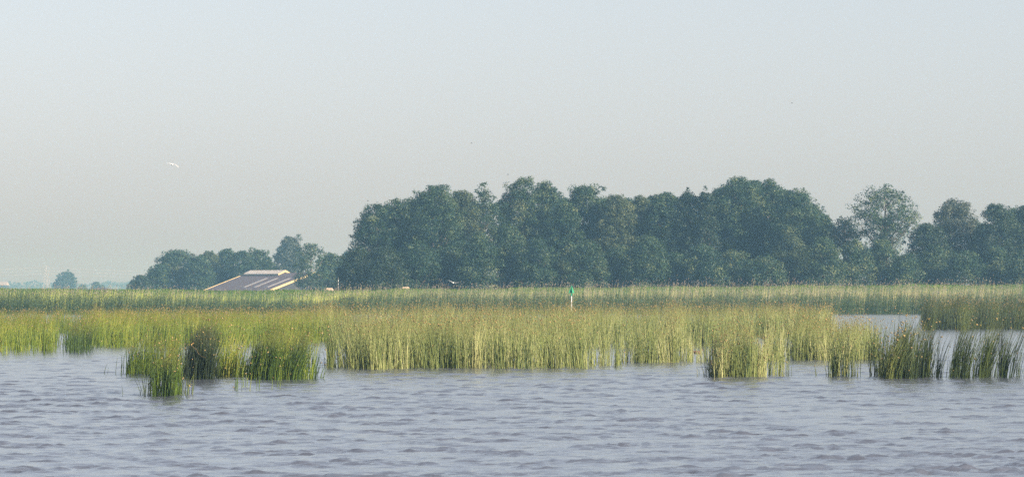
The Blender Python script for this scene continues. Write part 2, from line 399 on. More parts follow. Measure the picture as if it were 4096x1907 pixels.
# single tufts: one can count them
def tuft(label, poly, n, h, mat='rush', **k):
    k.setdefault('seed_frac', 0.12); k.setdefault('hmin', 0.32); k.setdefault('edge', 0.42); k.setdefault('lean_sd', 0.085); k.setdefault('stray', 0.07); n = int(n * 0.8); k.setdefault('clump', 0.82)
    o = rush('bulrush_tuft', label, poly, n, h, mat, kind=None, cat='bulrush tuft', group='bulrush tufts standing in the lake', rings=3, **k)
    return o
def box_poly(x0, x1, yf, yb): return [(x0, yf), (x1, yf), (x1, yb), (x0, yb)]
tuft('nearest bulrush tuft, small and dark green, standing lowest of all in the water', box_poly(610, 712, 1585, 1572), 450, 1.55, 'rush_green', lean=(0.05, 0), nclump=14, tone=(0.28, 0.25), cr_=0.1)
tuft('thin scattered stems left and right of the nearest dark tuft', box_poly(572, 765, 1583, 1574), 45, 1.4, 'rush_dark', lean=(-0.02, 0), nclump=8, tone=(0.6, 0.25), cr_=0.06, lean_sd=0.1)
tuft('ragged grey green bulrush tuft, leftmost of the front row', box_poly(505, 745, 1503, 1488), 900, 1.6, 'rush_green', lean=(0.12, 0), nclump=26, tone=(0.33, 0.25), cr_=0.13, hs=0.2)
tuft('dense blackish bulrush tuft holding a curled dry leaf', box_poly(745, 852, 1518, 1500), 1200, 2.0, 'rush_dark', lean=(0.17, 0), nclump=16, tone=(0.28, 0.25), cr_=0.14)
tuft('bright green low bulrush tuft between the blackish tuft and the right hand one', box_poly(852, 985, 1506, 1490), 520, 1.6, 'rush_green', lean=(0.12, 0), nclump=18, tone=(0.6, 0.2), cr_=0.14, hs=0.3)
tuft('wide dark and green bulrush tuft leaning right, rightmost of the left group', box_poly(990, 1225, 1519, 1500), 1700, 1.9, 'rush_green', lean=(0.17, 0), nclump=26, tone=(0.36, 0.28), cr_=0.13)
tuft('thin loose stems leaning right beside the open channel', box_poly(1225, 1262, 1518, 1508), 60, 1.7, 'rush_green', lean=(0.2, 0), nclump=4, tone=(0.5, 0.25), cr_=0.09)
tuft('few thin green stems in open water below the wide left tuft', box_poly(950, 1125, 1562, 1545), 26, 0.9, 'rush_green', lean=(0.06, 0), nclump=6, tone=(0.6, 0.2), cr_=0.08, hs=0.35)
tuft('sparse yellow stems at the left end of the middle bed', box_poly(1308, 1405, 1476, 1460), 260, 1.9, 'rush', lean=(-0.03, 0), nclump=8, tone=(0.62, 0.2), cr_=0.12)
tuft('thin see-through bulrush tuft just right of the middle bed', box_poly(2335, 2480, 1468, 1452), 190, 1.9, 'rush', lean=(0.0, 0), nclump=14, tone=(0.6, 0.2), cr_=0.12)
tuft('olive bulrush tuft right of the see-through one', box_poly(2490, 2620, 1452, 1440), 420, 1.9, 'rush', lean=(0.0, 0), nclump=14, tone=(0.45, 0.25), cr_=0.16)
tuft('square dense bulrush tuft left of the brown duck', box_poly(2640, 2772, 1450, 1438), 640, 1.9, 'rush', lean=(0.0, 0), nclump=14, tone=(0.6, 0.22), cr_=0.16)
tuft('loose single stems around the brown duck', box_poly(2785, 2875, 1449, 1440), 110, 1.6, 'rush', lean=(0.0, 0), nclump=7, tone=(0.6, 0.22), cr_=0.1, hs=0.3)
tuft('big dense bulrush tuft with dark left side in front of the right half', box_poly(2872, 3050, 1509, 1494), 1900, 1.95, 'rush', lean=(0.0, 0), nclump=26, tone=(0.55, 0.22), cr_=0.15, seed_frac=0.3)
tuft('thin stems coloured dark as the shaded left side of the big dense tuft', box_poly(2845, 2885, 1509, 1500), 130, 1.75, 'rush_dark', lean=(-0.02, 0), nclump=6, tone=(0.35, 0.2), cr_=0.1)  # dark stem colour stands in for shade on the tuft's left flank
tuft('thin stems just right of the big dense tuft', box_poly(3058, 3145, 1502, 1492), 80, 1.85, 'rush', lean=(0.0, 0), nclump=9, tone=(0.6, 0.2), cr_=0.08)
tuft('light narrow bulrush tuft behind and right of the big dense tuft', box_poly(3060, 3138, 1446, 1434), 420, 1.85, 'rush', lean=(0.0, 0), nclump=10, tone=(0.66, 0.2), cr_=0.13)
tuft('small airy bulrush tuft in open water between the two large right tufts', box_poly(3318, 3432, 1507, 1498), 210, 1.72, 'rush', lean=(0.02, 0), nclump=6, tone=(0.5, 0.25), cr_=0.1, hs=0.25)
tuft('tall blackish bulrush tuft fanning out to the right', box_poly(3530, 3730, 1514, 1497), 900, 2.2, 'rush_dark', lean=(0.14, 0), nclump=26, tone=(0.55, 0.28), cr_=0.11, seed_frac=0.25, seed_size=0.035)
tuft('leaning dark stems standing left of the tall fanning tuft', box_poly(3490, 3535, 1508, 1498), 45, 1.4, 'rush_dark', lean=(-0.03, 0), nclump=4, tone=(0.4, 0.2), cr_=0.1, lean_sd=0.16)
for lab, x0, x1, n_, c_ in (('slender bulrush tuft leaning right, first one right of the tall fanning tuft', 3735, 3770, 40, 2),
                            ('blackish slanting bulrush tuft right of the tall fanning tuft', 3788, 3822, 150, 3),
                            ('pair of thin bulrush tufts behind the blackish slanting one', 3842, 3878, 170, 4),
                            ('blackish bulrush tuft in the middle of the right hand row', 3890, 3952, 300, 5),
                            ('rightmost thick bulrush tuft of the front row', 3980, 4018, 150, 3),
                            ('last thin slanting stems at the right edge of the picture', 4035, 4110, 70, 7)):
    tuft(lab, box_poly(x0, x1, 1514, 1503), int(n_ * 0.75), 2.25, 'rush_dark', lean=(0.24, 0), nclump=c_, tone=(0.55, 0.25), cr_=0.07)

# ------------------------------------------------------------------ common reed bank with dry stalks
def reed_bank():
    N = 30000
    x = rng.uniform(-72, 72, N); 
    y = 571 + rng.random(N) ** 1.4 * 32
    px = x / y * F + 2048
    # less tall near the grassy gap left of the wood, tall elsewhere
    hmod = np.interp(px, [-400, 0, 600, 900, 1050, 1300, 1380, 1500, 2500, 4500], [2.25, 2.2, 1.95, 1.55, 1.35, 1.5, 1.9, 2.1, 2.1, 2.2])
    hmod = hmod + 0.14 * np.sin(x * 0.9) * np.sin(x * 0.31 + 2) + 0.1 * np.sin(x * 2.3)
    h = hmod * rng.normal(0.95, 0.1, N)
    bz = ground_z(x, y) - 0.05
    lean = np.stack([rng.normal(0.10, 0.07, N), rng.normal(0, 0.06, N)], 1)
    base = np.stack([x, y, bz], 1)
    tone = np.clip(rng.normal(0.45, 0.18, N) + 0.22 * np.sin(x * 1.7 + y * 0.6) * np.sin(x * 0.63 + 1) + 0.1 * np.sin(x * 4.1 - y), 0, 1)
    Vs, Fs, T, Rz = [], [], [], []
    off = 0
    # stem as two crossed strips, leaves as long triangles drooping with the wind
    def add(V, Fc, t, r):
        nonlocal off
        Vs.append(V); Fs.append(Fc + off); T.append(t); Rz.append(r); off += len(V)
    tip = base + np.stack([lean[:, 0] * h, lean[:, 1] * h, h], 1)
    w = 0.016
    o3 = (np.arange(N) * 3)[:, None]
    tri = o3 + np.array([[0, 1, 2]])
    V = np.stack([base + [-w, 0, 0], base + [w, 0.0, 0], tip], 1).reshape(-1, 3)
    add(V, tri, np.repeat(tone, 3), np.tile([0, 0, 1.0], N))
    for k in range(7):
        f = rng.uniform(0.25, 0.98, N)
        a0 = base + (tip - base) * f[:, None]
        L = rng.uniform(0.3, 0.55, N)
        az = rng.normal(0.0, 1.0, N)
        az[rng.random(N) < 0.2] += math.pi
        el = rng.normal(0.35, 0.4, N)
        d = np.stack([np.cos(az) * np.cos(el), np.sin(az) * np.cos(el), np.sin(el)], 1)
        e1 = a0 + d * L[:, None]; e1[:, 2] -= 0.05
        wd = np.stack([-np.sin(az), np.cos(az), rng.uniform(0.4, 1.4, N)], 1); wd /= np.linalg.norm(wd, axis=1)[:, None]
        V = np.stack([a0 - wd * 0.022, a0 + wd * 0.022, e1], 1).reshape(-1, 3)
        add(V, tri, np.repeat(np.clip(tone + rng.normal(0, 0.12, N), 0, 1), 3), np.repeat(f, 3))
    o = np_mesh('reed_bank', np.concatenate(Vs), np.concatenate(Fs), M['reed'], attrs={'tone': np.concatenate(T), 'rise': np.concatenate(Rz)})
    tag(o, 'dense band of common reed with drooping blue green leaves along the foot of the dike', 'reeds', kind='stuff')

    # last year's dry stalks
    N = 11000
    c = rng.uniform(-70, 70, 600); ci = rng.integers(0, 600, N)
    x = np.where(rng.random(N) < 0.7, c[ci] + rng.normal(0, 0.22, N), rng.uniform(-70, 70, N)); y = 572 + 30 * rng.random(N)
    px = x / y * F + 2048
    keep = rng.random(N) < np.interp(px, [0, 300, 850, 950, 1150, 1300, 1500, 2300, 4096], [0.7, 0.8, 0.7, 0.2, 0.3, 1, 0.6, 0.7, 0.85])
    x, y, px = x[keep], y[keep], px[keep]; N = len(x)
    h = np.interp(px, [0, 500, 900, 1250, 1500, 2000, 2600, 3300, 4096], [2.8, 2.8, 2.6, 2.55, 3.0, 3.15, 3.4, 3.45, 3.4]) * rng.normal(0.88, 0.13, N)
    lean = np.stack([rng.normal(0.09, 0.06, N), rng.normal(0, 0.05, N)], 1)
    base = np.stack([x, y, ground_z(x, y) - 0.05], 1)
    V, faces, per, rise, tips = stems_geo(base, h, lean, 0.5, rng.uniform(0.012, 0.024, N), 2)
    o = np_mesh('dry_reed_stalks', V, faces, M['straw'], attrs={'tone': np.repeat(np.clip(np.interp(px, [0, 1300, 1700, 4096], [0.95, 0.9, 0.5, 0.42]) + rng.normal(0, 0.2, N), 0, 1), per)})
    tag(o, 'pale straw coloured dry reed stalks rising above the green reed band', 'reed stalks', kind='stuff')
    k = rng.random(N) < 0.6
    tp = tips[k]; q = len(tp)
    tp = tp + np.stack([rng.uniform(-0.02, 0.02, q), rng.normal(0, 0.02, q), rng.uniform(-0.12, 0.0, q)], 1)
    d = np.stack([rng.normal(0.25, 0.15, q), rng.normal(0, 0.1, q), np.ones(q)], 1)
    s = 0.028
    V = np.stack([tp - d * 0.13, tp + [s, 0, 0], tp + [-s * .5, s, 0], tp + [-s * .5, -s, 0], tp + d * 0.14], 1).reshape(-1, 3)
    o5 = (np.arange(q) * 5)[:, None]
    Fp = np.concatenate([o5 + np.array([t]) for t in ((0, 1, 2), (0, 2, 3), (0, 3, 1), (4, 2, 1), (4, 3, 2), (4, 1, 3))])
    pl = np_mesh('plumes', V, Fp, M['straw'], parent=o, attrs={'tone': np.repeat(np.clip(rng.normal(0.0, 0.12, q), 0, 1), 5)})
    pl['kind'] = 'stuff'
reed_bank()

def dike_grass():
    N = 26000
    x = rng.uniform(-80, 80, N); y = 722 - rng.random(N) ** 1.3 * 70
    z = ground_z(x, y) - 0.02
    patch = np.sin(x * 0.55 + np.sin(y * 0.3)) * np.sin(x * 0.21 + 1.7) 
    h = 0.10 + 0.12 * rng.random(N) + 0.12 * np.clip(patch, 0, 1)
    L = rng.normal(0.15, 0.3, N)
    w = rng.uniform(0.03, 0.07, N)
    b0 = np.stack([x - w, y, z], 1); b1 = np.stack([x + w, y + rng.normal(0, 0.04, N), z], 1); t = np.stack([x + L * h, y + rng.normal(0, .05, N), z + h], 1)
    V = np.stack([b0, b1, t], 1).reshape(-1, 3)
    o = np_mesh('dike_grass', V, (np.arange(N) * 3)[:, None] + np.array([[0, 1, 2]]), M['grass'], attrs={'tone': np.repeat(np.clip(rng.normal(0.45, 0.2, N) + 0.2 * patch, 0, 1), 3), 'rise': np.tile([0, 0, 1.0], N)})
    tag(o, 'short bright green grass on the slope and crest of the dike', 'grass', kind='stuff')
dike_grass()

# ------------------------------------------------------------------ trees
def tube(bmv, p0, p1, r0, r1, sides=5, bend=None, seg=3):
    Vs, Fs = bmv
    p0 = np.array(p0, float); p1 = np.array(p1, float)
    ts = np.linspace(0, 1, seg + 1)
    off = sum(len(v) for v in Vs)
    d = p1 - p0; a = np.cross(d, [0.31, 0.9, 0.11]); a /= np.linalg.norm(a) + 1e-9; b = np.cross(d, a); b /= np.linalg.norm(b) + 1e-9
    bend = np.zeros(3) if bend is None else np.array(bend)
    ang = np.arange(sides) / sides * 2 * math.pi
    pts = []
    for t in ts:
        c = p0 + d * t + bend * (4 * t * (1 - t)); r = r0 + (r1 - r0) * t
        for g in ang: pts.append(c + a * r * math.cos(g) + b * r * math.sin(g))
    Vs.append(np.array(pts))
    for k in range(seg):
        for i in range(sides):
            j = (i + 1) % sides
            Fs.append((off + k * sides + i, off + k * sides + j, off + (k + 1) * sides + j, off + (k + 1) * sides + i))

def profile(shape, t):
    """relative crown radius at height t (0 bottom, 1 top)"""
    if shape == 'round': return np.sqrt(np.clip(1 - (2 * t - 1) ** 2, 0, 1)) ** 0.75
    if shape == 'dome':  return np.sqrt(np.clip(1 - (np.clip(t - 0.30, 0, 1) / 0.72) ** 3.0, 0.0, 1)) * np.interp(t, [0, .3], [.85, 1])
    if shape == 'spire': return np.clip(1.02 - t, 0, 1) ** 0.6 * np.clip(t * 4 + 0.5, 0, 1)
    if shape == 'poplar': return np.clip(np.sin(np.clip(t * 0.93 + 0.05, 0, 1) * math.pi), 0, 1) ** 0.5
    if shape == 'umbrella': return np.interp(t, [0, 0.2, 0.4, 0.62, 0.8, 0.93, 1.0], [0.30, 0.55, 0.88, 1.0, 0.72, 0.38, 0.08])
    if shape == 'bush': return np.sqrt(np.clip(1 - t ** 2.4, 0, 1))
    return 1 - t * 0.5

def tree(name, label, xc, hw, top, D, bot, shape='dome', mat='leaf', cat='tree', group=None, dens=1.0, tone=0.45, blob=0.165, open_=0.0, extra=(), leaf=0.265, seed=None, trunk_r=None, leanx=0.0, tones=0.14, skip=None, base_z=0.15):
    r = np.random.default_rng(seed if seed is not None else int(xc * 7 + top))
    sc = D / F
    Wd = hw * sc * 1.2; ztop = CH - (top - HY) * sc; zbot = max(CH - (bot - HY) * sc, base_z)
    H = ztop - zbot; x0 = gx(xc, D)
    root = empty(name, (x0, D, base_z)); tag(root, label, cat, group)
    # clumps of foliage inside the crown envelope
    rb0 = blob * min(Wd, H * 0.75) + 0.35
    n = int(np.clip(2.6 * (Wd / rb0) ** 1.6 * (H / rb0) ** 0.9 * dens * 0.85, 9, 260))
    C, RB = [], []
    tries = 0
    while len(C) < n and tries < n * 40:
        tries += 1
        t = r.random() ** 0.85; prf = float(profile(shape, np.array(t)))
        a = r.uniform(0, 2 * math.pi); q = (r.random() ** 0.45)
        rb = rb0 * (0.62 + 1.0 * r.random() ** 1.6) * (0.78 + 0.35 * (1 - t))
        rad = max(Wd * prf - rb * 0.6, 0) * q
        px_ = rad * math.cos(a); py_ = rad * math.sin(a) * 0.9
        pz_ = t * (H - rb * 0.5) - rb * 0.1
        pz_ = min(pz_, H - rb * 0.72)
        if skip and skip(px_ / Wd, pz_ / H): continue
        if open_ > 0 and C:
            dd = min(np.linalg.norm(np.array([px_, py_ * 0.6, pz_]) - np.array([c[0], c[1] * 0.6, c[2]])) for c in C)
            if dd < rb * open_: continue
        C.append((px_, py_, pz_)); RB.append(rb)
    if not open_ or open_ < 0.7:
        for _ in range(16):          # sprays standing out of the outline
            t = r.uniform(0.35, 1.0); a = r.uniform(0, 2 * math.pi); rb = rb0 * r.uniform(0.28, 0.5)
            rad = max(Wd * float(profile(shape, np.array(t))) - rb * 0.2, 0)
            C.append((rad * math.cos(a), rad * math.sin(a) * 0.9, min(t * H, H - rb * 0.3))); RB.append(rb)
    for (ex, ey, er) in extra:
        C.append(((ex - xc) * sc, r.uniform(-0.5, 0.5), (CH - (ey - HY) * sc) - zbot)); RB.append(er * sc)
    C = np.array(C); RB = np.array(RB)
    zoff = zbot - base_z
    # leaves
    lsz = leaf * max(D / 1000.0, 1.0) ** 0.9
    cnt = np.maximum((RB ** 2 * 30 * dens / (lsz ** 2) * 0.26).astype(int), 14)
    ti = np.repeat(np.arange(len(C)), cnt); N = len(ti)
    d = r.normal(size=(N, 3)); d /= np.linalg.norm(d, axis=1)[:, None]
    # sub-clumps on every clump give the broken surface of leaf sprays
    sub = r.normal(size=(len(C), 9, 3)); sub /= np.linalg.norm(sub, axis=2)[:, :, None]
    pick = sub[ti, r.integers(0, 9, N)]
    use = r.random(N) < 0.84
    d2 = np.where(use[:, None], pick + r.normal(0, 0.40, (N, 3)), d)
    d2 /= np.linalg.norm(d2, axis=1)[:, None]
    rr = RB[ti] * np.where(use, r.uniform(0.72, 1.22, N), r.uniform(0.25, 0.95, N))
    pos = C[ti] + d2 * rr[:, None] * np.array([1.05, 1.05, 0.78])
    nrm = d2 + r.normal(0, 0.55, (N, 3)) + np.array([0, 0, 0.35]); nrm /= np.linalg.norm(nrm, axis=1)[:, None]
    u = np.cross(nrm, r.normal(size=(N, 3))); u /= np.linalg.norm(u, axis=1)[:, None] + 1e-9
    v = np.cross(nrm, u)
    s = (lsz * r.uniform(0.55, 1.35, N))[:, None]
    pos[:, 2] += zoff; pos[:, 0] += leanx * pos[:, 2]
    V = np.stack([pos - u * s * 0.60 - v * s * 0.30, pos + v * s * 0.52, pos + u * s * 0.60 - v * s * 0.22], 1).reshape(-1, 3)
    V[:, 2] = np.maximum(V[:, 2], 0.02)
    Fq = (np.arange(N) * 3)[:, None] + np.array([[0, 1, 2]])
    ct = r.normal(tone + 0.08, tones * 1.25, len(C))[ti] + r.normal(0, 0.13, N)
    np_mesh('crown', V, Fq, M[mat], parent=root, attrs={'tone': np.repeat(np.clip(ct, 0, 1), 3)})
    # trunk and limbs
    g = ([], [])
    tr = trunk_r or max(0.10, 0.022 * (H + zoff))
    fork = zoff + H * (0.22 if shape != 'poplar' else 0.5)
    tube(g, (0, 0, -0.2), (leanx * fork, 0, fork), tr, tr * 0.72, 7, seg=4)
    top_p = (leanx * (zoff + H * 0.8), r.normal(0, 0.3), zoff + H * 0.8)
    tube(g, (leanx * fork, 0, fork), top_p, tr * 0.7, tr * 0.18, 5, bend=(r.normal(0, 0.4), 0, 0), seg=4)
    order = np.argsort(-RB)[:min(len(C), 46)]
    for k in order:
        c = C[k].copy(); c[2] += zoff; c[0] += leanx * c[2]
        hz = np.clip(c[2] - abs(c[0]) * r.uniform(0.7, 1.3) - 0.8, fork * 0.75, zoff + H * 0.75)
        st = (leanx * hz, 0, hz)
        tube(g, st, c, tr * r.uniform(0.22, 0.4), 0.035 * max(D / 1000, 1), 4, bend=(0, 0, -0.08 * np.linalg.norm(c - np.array(st))), seg=3)
    np_mesh('trunk', np.concatenate(g[0]), np.array(g[1]), M['bark'], parent=root, smooth=True)
    return root

WG = 'trees of the large wood behind the dike'
T = lambda *a, **k: tree('broadleaf_tree', *a, group=WG, **k)
T('low bushy tree forming the left foot of the large wood', 1432, 88, 992, 985, 1165, 'bush', 'leaf_dark', tone=0.4)
T('ragged tree at the left end of the wood with a bare looking branch reaching left', 1508, 92, 818, 1000, 1120, 'dome', 'leaf', open_=0.45, dens=0.9, blob=0.17, tone=0.38,
  extra=[(1478, 832, 20), (1470, 880, 22), (1452, 925, 20), (1440, 935, 15), (1428, 958, 19), (1412, 975, 16), (1460, 960, 20), (1445, 985, 22), (1430, 930, 13), (1436, 1005, 18), (1505, 822, 16)])
T('rounded tree on the rising left shoulder of the wood', 1606, 98, 792, 1012, 1120, 'dome', 'leaf', tone=0.5)
T('broad domed tree, highest of the left third of the wood', 1740, 118, 740, 1000, 1130, 'dome', 'leaf', tone=0.48, blob=0.17)
T('tree with finely textured crown just right of the broad domed one', 1845, 78, 758, 1018, 1130, 'dome', 'leaf_pale', tone=0.3)
T('slender open tree with pointed top left of the tallest tree', 1935, 60, 728, 1030, 1080, 'umbrella', 'leaf', open_=0.65, dens=0.8, blob=0.24, tone=0.55)
T('tallest tree of the middle with sky showing through its left side', 2088, 82, 704, 1005, 1120, 'dome', 'leaf', open_=0.4, tone=0.58, blob=0.2, extra=[(2035, 745, 22), (2028, 790, 20)])
T('rounded tree leaning against the right side of the tallest one', 2185, 78, 722, 1015, 1130, 'dome', 'leaf', tone=0.52, blob=0.2)
T('green tree with notched top above the green channel marker', 2345, 92, 742, 1000, 1130, 'dome', 'leaf', tone=0.5, extra=[(2290, 755, 22), (2375, 745, 18), (2410, 755, 16), (2340, 748, 16)])
T('lower tree filling the gap above the left of the marker', 2258, 70, 800, 990, 1130, 'dome', 'leaf', tone=0.42)
T('pale yellowish tree with light leaf sprays in the middle of the wood', 2470, 82, 780, 995, 1130, 'dome', 'leaf_pale', tone=0.45, tones=0.25)
T('second pale tree with flat top right of the yellowish one', 2560, 66, 782, 1012, 1130, 'dome', 'leaf_pale', tone=0.35, tones=0.2)
T('flat topped dull green tree in the middle of the wood', 2655, 84, 768, 1005, 1130, 'dome', 'leaf', tone=0.42)
T('dark tree with small pointed tips left of the great dome', 2752, 74, 765, 990, 1130, 'dome', 'leaf_dark', tone=0.35, extra=[(2750, 762, 11), (2750, 752, 6), (2740, 778, 14), (2770, 785, 12)])
T('dark narrow tree with pointed tip touching the great dome', 2822, 50, 768, 988, 1130, 'dome', 'leaf_dark', tone=0.35, extra=[(2820, 756, 10), (2820, 746, 6), (2812, 776, 15), (2848, 776, 8)])
T('great domed tree, broadest crown of the right half', 2962, 122, 708, 1008, 1130, 'dome', 'leaf', tone=0.47, blob=0.17)
T('rounded tree joined to the right side of the great dome', 3075, 80, 714, 1015, 1125, 'dome', 'leaf', tone=0.45)
T('feathery tree on the falling right shoulder of the wood', 3185, 100, 752, 1000, 1120, 'dome', 'leaf', tone=0.45, open_=0.3, blob=0.18)
T('small tree at the right end of the closed wood beside the gap', 3285, 62, 858, 1010, 1130, 'dome', 'leaf', tone=0.42, open_=0.3)
T('low dark open tree standing left against the tall see-through tree', 3378, 62, 858, 1000, 1010, 'umbrella', 'leaf_dark', open_=0.6, dens=0.8, tone=0.55, blob=0.25)
tree('broadleaf_tree', 'tall see-through tree with pale forked trunk standing free right of the wood', 3545, 122, 738, 990, 1005, 'umbrella', 'leaf', group=WG, open_=0.9, dens=0.62, blob=0.115, tone=0.50, tones=0.2, trunk_r=0.45,
     extra=[(3395, 824, 15), (3412, 834, 20), (3438, 792, 20), (3462, 768, 16), (3482, 750, 16), (3652, 878, 19), (3670, 890, 14), (3632, 858, 20), (3612, 792, 18), (3610, 764, 13), (3548, 740, 13), (3660, 905, 12)],
     skip=lambda x, z: (abs(x + 0.05) < 0.10 and 0.5 < z < 0.85) or (x > 0.25 and z < 0.18 and x < 0.8), leaf=0.27)
T('loose rounded tree behind the dark one, between the free tree and right edge', 3820, 84, 790, 1010, 1060, 'round', 'leaf_willow', open_=0.35, dens=0.9, tone=0.4, blob=0.17)
T('lower dark round tree right of the sky gap', 3712, 92, 895, 995, 1130, 'dome', 'leaf_dark', tone=0.45, blob=0.17)
T('dark dense tree near the right edge, left of the last one', 3985, 86, 815, 1000, 1130, 'dome', 'leaf_dark', tone=0.42, blob=0.17)
T('last dark dense tree cut off by the right edge', 4105, 96, 822, 1003, 1130, 'dome', 'leaf_dark', tone=0.42, blob=0.17)
T('half hidden slim tree between the loose tree and the dark right edge trees', 3905, 45, 880, 1012, 1120, 'dome', 'leaf', tone=0.5, open_=0.4)

for xc_, hw_, tp_, lb_ in ((1670, 80, 802, 'back row tree filling the dip left of the broad domed tree'), (1795, 70, 790, 'back row tree between the broad domed tree and its fine textured neighbour'),
    (2245, 75, 790, 'back row tree behind the lower tree left of the marker'), (2420, 70, 792, 'back row tree between the notched tree and the pale yellowish one'),
    (2520, 70, 792, 'back row tree between the two pale trees'), (2612, 70, 785, 'back row tree between the flat topped pale and dull trees'),
    (2705, 65, 785, 'back row tree left of the dark tree with small tips'), (2880, 70, 752, 'back row tree left behind the great dome'),
    (3020, 80, 722, 'back row tree filling the joint right of the great dome'), (3130, 80, 758, 'back row tree before the falling right shoulder'), (3240, 70, 815, 'back row tree behind the right shoulder slope'), (2005, 48, 800, 'back row tree closing the gap left of the tallest tree'), (4048, 60, 832, 'back row tree between the two dark right edge trees')):
    tree('broadleaf_tree', lb_, xc_, hw_, tp_, 1045, 1000, 'dome', 'leaf', group=WG, tone=0.40)
BG = 'bushes along the foot of the large wood'
bushes = [(1530, 90, 985, 'leaf_dark', 0.45, 'dark bush below the ragged left end tree'),
 (1665, 100, 960, 'leaf', 0.35, 'bush below the rounded tree on the left shoulder'),
 (1800, 95, 985, 'leaf', 0.5, 'grey green rounded bush behind the flying white gull'),
 (1915, 90, 930, 'leaf', 0.45, 'tall bush below the slender open tree'),
 (2030, 95, 900, 'leaf', 0.5, 'tall bright bush below the left side of the tallest tree'),
 (2150, 85, 950, 'leaf', 0.42, 'bush below the tree leaning on the tallest one'),
 (2250, 70, 1050, 'leaf_pale', 0.3, 'small light bush just above and left of the channel marker'),
 (2350, 85, 960, 'leaf', 0.45, 'bush above and right of the channel marker'),
 (2470, 90, 985, 'leaf', 0.52, 'bush below the pale yellowish tree'),
 (2590, 85, 940, 'leaf', 0.46, 'bush below the flat topped pale tree'),
 (2700, 80, 1010, 'leaf', 0.42, 'bush below the dull flat topped tree'),
 (2810, 90, 975, 'leaf', 0.40, 'bush below the narrow pointed dark tree'),
 (2940, 90, 1000, 'leaf', 0.5, 'bush below the great dome'),
 (3060, 85, 1020, 'leaf', 0.5, 'low bush below the right side of the great dome'),
 (3165, 75, 940, 'leaf_pale', 0.25, 'upright light bush below the feathery right shoulder tree'),
 (3290, 90, 950, 'leaf', 0.56, 'yellowish bush at the right end of the closed wood'),
 (3420, 90, 960, 'leaf', 0.6, 'light sprayed bush left of the pale forked trunk'),
 (3530, 90, 960, 'leaf', 0.56, 'bush right under the pale forked trunk'),
 (3625, 70, 1010, 'leaf', 0.42, 'low bush in the sky gap right of the free tree'),
 (3740, 80, 985, 'leaf', 0.58, 'light bush below the lower dark round tree'),
 (3860, 85, 1000, 'leaf', 0.45, 'bush below the loose rounded tree'),
 (3990, 75, 985, 'leaf', 0.6, 'light bush in front of the dark right edge trees'),
 (4090, 80, 1000, 'leaf', 0.5, 'last bush cut off by the right edge')]
for i, (xc_, hw_, tp_, mt_, tn_, lb_) in enumerate(bushes):
    tree('bush', lb_, xc_, hw_, tp_, 965 + (i * 7) % 15, 1175, 'bush', mt_, cat='bush', group=BG, tone=tn_, blob=0.22, leaf=0.25, tones=0.16)

LG = 'trees of the smaller wood behind the barn'
L = lambda *a, **k: tree('broadleaf_tree', *a, group=LG, **k)
L('low bush at the left end of the smaller wood', 562, 42, 1100, 1500, 1165, 'bush', 'leaf_dark', tone=0.5)
L('small rounded tree second from the left in the smaller wood', 632, 50, 1055, 1510, 1165, 'dome', 'leaf', tone=0.4)
L('broad domed tree, largest of the smaller wood', 705, 80, 998, 1520, 1165, 'dome', 'leaf', tone=0.5)
L('tree right of the broad dome in the smaller wood with bare twigs', 792, 55, 1020, 1510, 1150, 'dome', 'leaf', tone=0.5, open_=0.3)
L('tree with a narrow rounded top behind the left slope of the barn roof', 838, 42, 1002, 1520, 1160, 'dome', 'leaf_pale', tone=0.35)
L('dense tree behind the left end of the barn ridge', 905, 50, 994, 1525, 1160, 'dome', 'leaf', tone=0.5, open_=0.25)
L('tree behind the middle of the barn ridge', 968, 48, 1003, 1515, 1160, 'dome', 'leaf', tone=0.45)
L('tree with twin tops behind the right part of the barn ridge', 1030, 52, 994, 1520, 1160, 'dome', 'leaf', tone=0.55, extra=[(1010, 996, 14), (1062, 1010, 14)])
L('last tree of the smaller wood before the sky gap', 1072, 30, 1028, 1510, 1150, 'dome', 'leaf', tone=0.5)
T2 = lambda *a, **k: tree('broadleaf_tree', *a, group='trees around the barn', **k)
T2('tall bluish tree with two upright points behind the barn', 1158, 56, 948, 1750, 1155, 'poplar', 'leaf_willow', tone=0.35, dens=1.4, extra=[(1192, 958, 16), (1195, 942, 9), (1172, 962, 14), (1155, 955, 12), (1150, 948, 8)])
T2('open tree standing in front of the right end of the barn roof', 1242, 62, 970, 1330, 1160, 'dome', 'leaf', tone=0.5, open_=0.5, dens=0.62, blob=0.17)
T2('rounded tree right of the one in front of the barn', 1318, 52, 1010, 1340, 1165, 'dome', 'leaf', tone=0.45)
T2('low tree between the barn trees and the large wood', 1375, 42, 1022, 1360, 1165, 'dome', 'leaf', tone=0.5)
T2('pale distant round tree showing left of the large wood', 1392, 30, 1003, 2100, 1150, 'dome', 'leaf', tone=0.5)
T2('smallest distant tree just left of the large wood', 1425, 22, 1015, 2100, 1150, 'dome', 'leaf', tone=0.5)
FG = 'single far trees on the left horizon'
FT = lambda *a, **k: tree('distant_tree', *a, group=FG, **k)
FT('hazy blue far tree with a pointed top, tallest on the left horizon', 264, 36, 1086, 3400, 1150, 'dome', 'leaf', extra=[(272, 1088, 8), (273, 1080, 4), (245, 1094, 7), (290, 1096, 8)], tone=0.4)
FT('thin hazy bush at the left foot of the tallest far tree', 228, 16, 1124, 3400, 1155, 'bush', 'leaf', tone=0.5, dens=0.6)
FT('small rounded far bush right of the tallest far tree', 330, 17, 1139, 3300, 1160, 'bush', 'leaf', tone=0.5)
FT('small far tree with a peaked top right of the rounded far bush', 383, 16, 1127, 3300, 1160, 'dome', 'leaf', tone=0.5)
FT('tiny far bush right of the peaked far tree', 408, 10, 1140, 3400, 1160, 'bush', 'leaf', tone=0.5)
